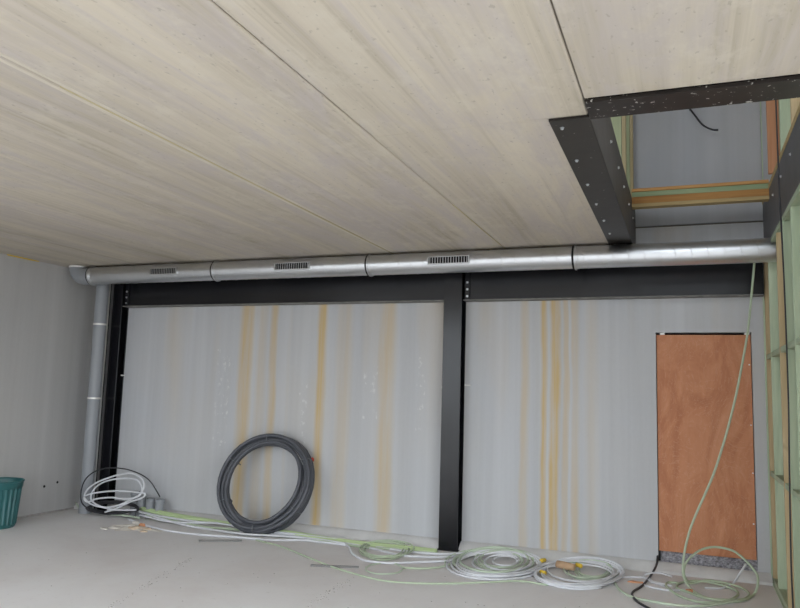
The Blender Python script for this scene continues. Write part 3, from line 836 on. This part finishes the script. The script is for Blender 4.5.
'coilD_green': [[(-0.242,-0.4,0.01),(-0.29,-0.585,0.01),(-0.369,-0.716,0.011),(-0.463,-0.772,0.011),(-0.556,-0.747,0.011),(-0.633,-0.642,0.011),(-0.679,-0.475,0.012),(-0.671,-0.359,0.031),(-0.614,-0.296,0.059),(-0.526,-0.251,0.08),(-0.427,-0.233,0.088),(-0.337,-0.244,0.083),(-0.272,-0.281,0.067),(-0.245,-0.336,0.043),(-0.256,-0.397,0.015),(-0.296,-0.561,0.014),(-0.36,-0.679,0.015),(-0.438,-0.729,0.015),(-0.515,-0.704,0.015),(-0.58,-0.609,0.015),(-0.621,-0.46,0.016),(-0.619,-0.362,0.033),(-0.579,-0.309,0.057),(-0.515,-0.272,0.075),(-0.442,-0.259,0.08),(-0.376,-0.273,0.074),(-0.329,-0.309,0.058),(-0.31,-0.361,0.036),(-0.319,-0.45,0.018),(-0.344,-0.59,0.018),(-0.39,-0.683,0.019),(-0.447,-0.713,0.019),(-0.504,-0.678,0.019),(-0.552,-0.583,0.019),(-0.582,-0.443,0.02),(-0.577,-0.362,0.037),(-0.544,-0.315,0.058),(-0.494,-0.283,0.074),(-0.437,-0.271,0.079),(-0.386,-0.282,0.074),(-0.349,-0.312,0.061),(-0.332,-0.354,0.043),(-0.338,-0.398,0.023),(-0.354,-0.522,0.022),(-0.391,-0.614,0.023),(-0.446,-0.657,0.023),(-0.509,-0.643,0.023),(-0.57,-0.572,0.023),(-0.616,-0.455,0.024),(-0.628,-0.371,0.037),(-0.602,-0.324,0.058),(-0.545,-0.289,0.075),(-0.47,-0.274,0.082),(-0.393,-0.281,0.078),(-0.331,-0.312,0.065),(-0.3,-0.359,0.044),(-0.306,-0.444,0.026),(-0.347,-0.598,0.026),(-0.416,-0.71,0.027),(-0.502,-0.763,0.027),(-0.589,-0.749,0.027),(-0.663,-0.667,0.027),(-0.71,-0.531,0.028),(-0.714,-0.388,0.033),(-0.664,-0.334,0.058),(-0.582,-0.293,0.077),(-0.485,-0.274,0.086),(-0.395,-0.281,0.082),(-0.328,-0.312,0.069),(-0.297,-0.359,0.048)]],
'hang': [[(0.981,-0.4,3.039),(0.969,-0.41,2.927),(0.935,-0.43,2.615),(0.891,-0.46,2.252),(0.834,-0.48,1.939),(0.769,-0.5,1.629),(0.69,-0.5,1.321),(0.595,-0.5,1.012),(0.518,-0.5,0.817),(0.441,-0.5,0.639),(0.381,-0.52,0.482),(0.337,-0.56,0.315),(0.319,-0.6,0.186),(0.326,-0.64,0.095),(0.381,-0.648,0.012),(0.449,-0.821,0.012),(0.53,-0.911,0.012),(0.679,-0.914,0.012),(0.797,-0.789,0.012),(0.874,-0.566,0.012),(0.904,-0.55,0.077),(0.91,-0.5,0.148),(0.879,-0.47,0.196),(0.835,-0.44,0.243),(0.783,-0.41,0.287),(0.714,-0.38,0.32),(0.586,-0.35,0.327),(0.478,-0.38,0.3),(0.394,-0.42,0.243),(0.339,-0.46,0.177),(0.326,-0.52,0.102),(0.374,-0.43,0.012),(0.507,-0.355,0.032),(0.661,-0.36,0.03),(0.793,-0.398,0.013),(0.834,-0.586,0.012),(0.783,-0.78,0.012),(0.659,-0.877,0.012),(0.485,-0.902,0.012),(0.356,-0.767,0.012),(0.269,-0.671,0.012),(0.292,-0.473,0.012),(0.432,-0.374,0.024),(0.603,-0.382,0.02),(0.732,-0.5,0.012),(0.735,-0.706,0.012),(0.61,-0.965,0.012),(0.445,-1.051,0.012),(0.294,-0.935,0.012),(0.188,-0.677,0.012),(0.193,-0.506,0.012),(0.275,-0.482,0.012)]],
'right_white': [[(-0.199,-0.484,0.009),(-0.09,-0.426,0.009),(0.013,-0.412,0.009),(0.085,-0.531,0.009),(0.227,-0.606,0.009)],[(0.827,-0.44,0.226),(0.774,-0.5,0.157),(0.726,-0.344,0.034),(0.631,-0.467,0.009),(0.494,-0.54,0.009)],[(0.0,-0.689,0.009),(0.093,-0.75,0.009),(0.19,-0.77,0.009),(0.293,-0.717,0.009)],[(0.224,-0.348,0.033),(0.121,-0.319,0.045),(0.018,-0.343,0.034),(-0.014,-0.395,0.011),(0.061,-0.544,0.009),(0.162,-0.622,0.009)]],
'right_green': [[(-0.237,-0.748,0.011),(-0.178,-0.972,0.011),(-0.069,-1.152,0.011),(0.072,-1.208,0.011),(0.259,-1.235,0.011),(0.443,-1.171,0.011),(0.631,-0.982,0.011),(0.735,-0.833,0.011)]],
'black_door': [[(0.091,-0.02,0.135),(0.088,-0.1,0.086),(0.067,-0.25,0.051),(0.029,-0.407,0.01),(-0.014,-0.737,0.01),(-0.067,-0.944,0.01),(-0.074,-1.084,0.01),(-0.016,-1.28,0.01),(0.082,-1.441,0.01),(0.173,-1.592,0.01)]],
'black_arch': [[(-5.659,-0.12,0.248),(-5.718,-0.13,0.328),(-5.785,-0.17,0.436),(-5.885,-0.24,0.52),(-6.05,-0.32,0.576),(-6.222,-0.42,0.586),(-6.397,-0.46,0.53),(-6.519,-0.47,0.426),(-6.576,-0.46,0.277),(-6.556,-0.45,0.146),(-6.404,-0.47,0.077)]],
'white_left': [[(-5.719,-0.462,0.134),(-5.984,-0.463,0.112),(-6.214,-0.463,0.122),(-6.404,-0.461,0.147),(-6.518,-0.457,0.221),(-6.479,-0.451,0.319),(-6.352,-0.446,0.406),(-6.191,-0.442,0.47),(-6.015,-0.439,0.524),(-5.837,-0.437,0.547),(-5.697,-0.44,0.504),(-5.64,-0.445,0.416),(-5.686,-0.451,0.32),(-5.823,-0.456,0.24),(-6.021,-0.461,0.155),(-6.215,-0.462,0.128),(-6.377,-0.46,0.173),(-6.419,-0.456,0.241),(-6.372,-0.45,0.339),(-6.245,-0.445,0.419),(-6.068,-0.442,0.467),(-5.874,-0.441,0.486),(-5.736,-0.442,0.467),(-5.665,-0.447,0.379),(-5.697,-0.452,0.296),(-5.869,-0.455,0.248),(-6.111,-0.455,0.247),(-6.337,-0.457,0.212),(-6.454,-0.46,0.167),(-6.524,-0.457,0.209),(-6.438,-0.454,0.263),(-6.197,-0.451,0.311),(-5.957,-0.45,0.334),(-5.718,-0.45,0.335),(-5.613,-0.45,0.326),(-5.651,-0.453,0.277),(-5.82,-0.457,0.217),(-6.031,-0.463,0.119),(-6.176,-0.466,0.072)]],
'black_left': [[(-5.838,-0.288,0.12),(-5.826,-0.308,0.102),(-5.917,-0.328,0.084),(-6.077,-0.348,0.065),(-6.229,-0.365,0.05),(-6.342,-0.374,0.042),(-6.443,-0.372,0.044),(-6.547,-0.356,0.058),(-6.61,-0.327,0.084),(-6.574,-0.292,0.116),(-6.442,-0.262,0.144),(-6.283,-0.247,0.157),(-6.15,-0.249,0.156),(-6.037,-0.257,0.148),(-5.928,-0.266,0.14),(-5.853,-0.278,0.129),(-5.861,-0.298,0.111),(-5.957,-0.328,0.083),(-6.088,-0.359,0.055),(-6.205,-0.378,0.038),(-6.314,-0.378,0.038),(-6.441,-0.364,0.051),(-6.56,-0.341,0.072),(-6.602,-0.315,0.095),(-6.532,-0.291,0.117),(-6.399,-0.272,0.134),(-6.273,-0.259,0.146),(-6.17,-0.251,0.154),(-6.059,-0.247,0.157),(-5.94,-0.254,0.151),(-5.868,-0.276,0.131),(-5.887,-0.311,0.099),(-5.979,-0.346,0.068),(-6.089,-0.367,0.048),(-6.195,-0.37,0.045),(-6.315,-0.363,0.052),(-6.452,-0.354,0.06),(-6.551,-0.342,0.07),(-6.557,-0.325,0.086),(-6.48,-0.299,0.11),(-6.382,-0.271,0.136),(-6.296,-0.248,0.156),(-6.197,-0.239,0.165),(-6.062,-0.244,0.16),(-5.932,-0.264,0.142)]],
'green_left': [[(-6.874,-0.222,0.091),(-6.72,-0.307,0.053),(-6.515,-0.319,0.048),(-6.198,-0.354,0.031),(-5.923,-0.354,0.032),(-5.733,-0.366,0.026)]]}

def cable(name, pts, r, mat, label, cat='cable', group=None, sub=3, seg=7):
    bm = bmesh.new()
    sweep(bm, catmull(pts, sub), r, seg)
    o = finish(bm, name, mat, None, True)
    return tag(o, label, cat, group)
G1 = 'green cables laid along the foot of the wall'
for i, p in enumerate(PATHS['green_run']):
    cable('green_cable', p, (.022, .018, .013)[i], ('cable_green_bright', 'cable_green_bright', 'cable_green')[i],
          ('thick green cable hugging the wall foot, nearest the wall', 'thick green cable hugging the wall foot, second from the wall', 'thin green cable among the white ones along the wall foot')[i], 'cable', G1, 5)
G2 = 'white cables laid along the foot of the wall'
WL = ['white cable along the wall that dips forward before the small green coil', 'white cable along the wall nearest the camera, from rubble to black coil',
      'white cable along the wall passing high behind the foot of the black coil', 'white cable along the wall crossing the others left of the black coil',
      'white cable from the black coil to the floor in front of the post', 'short white cable tucked behind the small green coil']
for i, p in enumerate(PATHS['white_run']):
    cable('white_cable', p, .0115, 'cable_white', WL[i], 'cable', G2, 5)
cable('green_cable', PATHS['green_loose'][0], .008, 'cable_green', 'thin green cable wandering out over the bare floor nearest the camera', sub=5)
cable('green_cable', PATHS['green_link'][0], .007, 'cable_green_pale', 'small thin green ring of cable lying on the floor left of the post', 'cable loop', sub=5)
cable('green_cable', PATHS['green_link'][1], .009, 'cable_green', 'green cable tail curving in front of the post into the big coil', sub=5)
cable('cable_coil', PATHS['small_coil'][0], .008, 'cable_green', 'small green cable coil on the floor left of the middle post', 'cable coil')
cable('cable_coil', PATHS['coilB_white'][0], .0105, 'cable_white', 'white cable coil on the floor just right of the post', 'cable coil')
cable('cable_coil', PATHS['coilB_green'][0], .009, 'cable_green_pale', 'pale green cable coil tangled with the white one beside the post', 'cable coil')
cable('cable_coil', PATHS['coilD_white'][0], .0105, 'cable_white', 'white cable coil with yellow tape under the stained right panel', 'cable coil')
cable('cable_coil', PATHS['coilD_green'][0], .008, 'cable_green_pale', 'small pale green coil inside the taped white coil', 'cable coil')
cable('hanging_cable', PATHS['hang'][0], .0105, 'cable_green', 'green cable hanging from the duct before the door into loops on the floor', 'cable', sub=5)
RL = ['white cable end running from the taped coil towards the door', 'white cable end rising to the upright green loop before the door',
      'short white cable end lying under the black cable by the door', 'curved white cable end at the left foot of the door']
for i, p in enumerate(PATHS['right_white']):
    cable('white_cable', p, .009, 'cable_white', RL[i], 'cable', 'loose cable ends before the door', 5)
cable('green_cable', PATHS['right_green'][0], .0105, 'cable_green_pale', 'green cable from the taped coil sweeping before the loops at the door', sub=5)
cable('black_cable', PATHS['black_door'][0], .010, 'cable_black', 'black cable coming out under the left foot of the door', sub=5)
cable('black_cable', PATHS['black_arch'][0], .0075, 'cable_black', 'thin black cable arching from a conduit stub over the white coil', sub=5)
cable('cable_coil', PATHS['white_left'][0], .0105, 'cable_white', 'loose white cable coil standing before the corner column', 'cable coil', sub=5)
cable('cable_coil', PATHS['black_left'][0], .015, 'cable_black', 'low black cable coil under the white one in the corner', 'cable coil')
cable('green_cable', PATHS['green_left'][0], .011, 'cable_green_pale', 'pale green cable end on the floor at the foot of the drainpipe', sub=5)
# black cable hanging down the stud wall from the upper floor
cable('black_cable', [(1.040, -1.6, 5.0), (1.044, -1.6, 3.878), (1.047, -1.6, 3.287), (1.054, -1.6, 2.825), (1.060, -1.6, 2.372), (1.061, -1.6, 1.638), (1.052, -1.6, 1.137), (1.043, -1.6, .509), (1.046, -1.6, .20), (1.044, -1.6, .008)], .006, 'cable_black', 'black cable hanging down in front of the timber stud wall', sub=6)
# cable poking from the upper wall
cable('black_cable', [(.45, .01, 4.52), (.455, -.06, 4.50), (.49, -.12, 4.42), (.56, -.15, 4.30), (.64, -.16, 4.24), (.70, -.17, 4.225)], .009, 'cable_black', 'short black cable end poking from the upper wall in the opening', sub=5)

# yellow tape, cardboard and scraps
def tape(loc, rz, label):
    bm = bmesh.new()
    lathe(bm, [(.018, -.03), (.0195, -.028), (.0195, .028), (.018, .03)], 10, Matrix.Translation(loc) @ Matrix.Rotation(rz, 4, 'Z') @ Matrix.Rotation(math.pi / 2, 4, 'Y'))
    tag(finish(bm, 'tape_wrap', 'yellow_tape', None, True), label, 'tape', 'yellow tape on the coils')
tape((-.934, -.362, .052), 1.1, 'yellow tape wrap on the right side of the coil beside the post')
tape((-.862, -.762, .032), -.7, 'yellow tape wrap on the near left side of the taped coil')
tape((-.585, -.445, .060), -.6, 'yellow tape wrap in the middle of the taped coil')
bm = bmesh.new()
lathe(bm, [(.020, -.09), (.034, -.088), (.036, -.03), (.033, .04), (.030, .088), (.018, .09)], 12, Matrix.Translation((-.70, -.50, .056)) @ Matrix.Rotation(-.35, 4, 'Z') @ Matrix.Rotation(math.pi / 2, 4, 'Y'))
tag(finish(bm, 'cardboard_roll', 'cardboard', None, True), 'tan cardboard roll lying inside the taped white coil', 'roll')
def scrap(name, loc, size, rz, mat, label, cat, group=None, seed=1):
    bm = bmesh.new()
    rnd = random.Random(seed)
    n = 7
    lo, hi = [], []
    for k in range(n):
        a = 2 * math.pi * k / n
        s = rnd.uniform(.75, 1.1)
        x, y = math.cos(a) * size[0] * s / 2, math.sin(a) * size[1] * s / 2
        lo.append(bm.verts.new((x, y, 0)))
        hi.append(bm.verts.new((x * .8, y * .8, size[2] * rnd.uniform(.7, 1.2))))
    top = bm.verts.new((0, 0, size[2] * 1.15))
    bm.faces.new(lo[::-1])
    for k in range(n):
        bm.faces.new((lo[k], lo[(k + 1) % n], hi[(k + 1) % n], hi[k]))
        bm.faces.new((hi[k], hi[(k + 1) % n], top))
    bmesh.ops.transform(bm, matrix=Matrix.Rotation(rz, 4, 'Z'), verts=bm.verts)
    o = finish(bm, name, mat, None, False, loc)
    return tag(o, label, cat, group)
scrap('orange_scrap', (-.08, -.60, 0), (.15, .05, .012), .1, 'orange_scrap', 'orange scrap of packing on the floor between taped coil and door', 'scrap', seed=2)
scrap('orange_scrap', (.364, -.70, 0), (.10, .05, .02), .6, 'orange_scrap', 'orange scrap lying inside the green loops before the door', 'scrap', seed=3)
def stick(a, b, label):
    a, b = Vector(a), Vector(b)
    d = b - a
    bm = bmesh.new()
    addbox(bm, (0, -.013, 0), (d.length, .013, .016), .003)
    o = finish(bm, 'dark_stick', 'dark_stick', None)
    o.location = a
    o.rotation_euler = (0, 0, math.atan2(d.y, d.x))
    tag(o, label, 'stick')
stick((-2.87, -1.43, 0), (-2.45, -1.28, 0), 'dark flat stick on the floor under the thin wandering green cable')
stick((-4.40, -1.03, 0), (-4.02, -.80, 0), 'dark thin stick on the floor left below the black pipe coil')
# rubble heap
rnd = random.Random(11)
G = 'rubble crumbs before the corner coil'
spots = [(-5.62, -.90, .20, .10, .018, 'rubble_white'), (-5.50, -.78, .16, .12, .035, 'rubble_white'), (-5.40, -.84, .18, .09, .03, 'rubble_tan'), (-5.28, -.80, .16, .08, .022, 'rubble_tan'),
         (-5.56, -.64, .12, .08, .04, 'rubble_white'), (-5.45, -.66, .10, .06, .03, 'orange_scrap'), (-5.70, -.98, .16, .05, .012, 'rubble_white'), (-5.22, -.90, .10, .06, .015, 'rubble_tan')]
labs = ['broad white flake of rubble left of the heap before the corner coil', 'thick white lump in the middle of the rubble heap', 'tan lump at the right of the rubble heap', 'flat tan flake at the right end of the rubble heap',
        'white lump at the back of the rubble heap', 'small reddish lump at the back of the rubble heap', 'thin white sliver at the left tip of the rubble heap', 'little tan crumb at the right tip of the rubble heap']
for i, (x, y, a, b, h, m) in enumerate(spots):
    scrap('rubble_piece', (x, y, 0), (a, b, h), rnd.uniform(-.5, .5), m, labs[i], 'rubble', G, 20 + i)
bm = bmesh.new()
rnd = random.Random(2)
rings = []
for (f, h) in ((1.0, 0.0), (.72, .010), (.4, .022), (.15, .026)):
    ring = []
    for k in range(26):
        a = 2 * math.pi * k / 26
        wob = 1 + .28 * math.sin(3 * a + 1) + .18 * math.sin(7 * a) + .1 * math.sin(11 * a + 2)
        ring.append(bm.verts.new((-5.47 + math.cos(a) * .30 * f * wob, -.80 + math.sin(a) * .15 * f * wob, h * rnd.uniform(.7, 1.2))))
    rings.append(ring)
for A, B in zip(rings, rings[1:]):
    for k in range(26):
        bm.faces.new((A[k], A[(k + 1) % 26], B[(k + 1) % 26], B[k]))
bm.faces.new(rings[-1])
tag(finish(bm, 'cement_powder', 'rubble_white'), 'spilt pale cement powder under the rubble lumps before the corner', 'powder', kind='stuff')
# dry dirt crumbs strewn in two rough lines on the floor
bm = bmesh.new()
rnd = random.Random(8)
def crumbs(x0, y0, x1, y1, n, spread):
    for _ in range(n):
        t = rnd.random()
        x = x0 + (x1 - x0) * t + rnd.gauss(0, spread)
        y = y0 + (y1 - y0) * t + rnd.gauss(0, spread)
        s = rnd.uniform(.003, .009)
        vs = [bm.verts.new((x + s * math.cos(a), y + s * math.sin(a), 0.0)) for a in (0.3, 1.9, 3.4, 5.0)]
        tp = bm.verts.new((x, y, s * .7))
        for k in range(4):
            bm.faces.new((vs[k], vs[(k + 1) % 4], tp))
crumbs(-3.55, -3.25, -4.02, -1.60, 90, .022)
crumbs(-2.30, -2.55, -2.36, -1.62, 60, .022)
crumbs(-5.8, -3, .3, -1.6, 60, .3)
tag(finish(bm, 'dirt_crumbs', 'dirt'), 'dry dirt crumbs strewn over the concrete floor', 'dirt', kind='stuff')
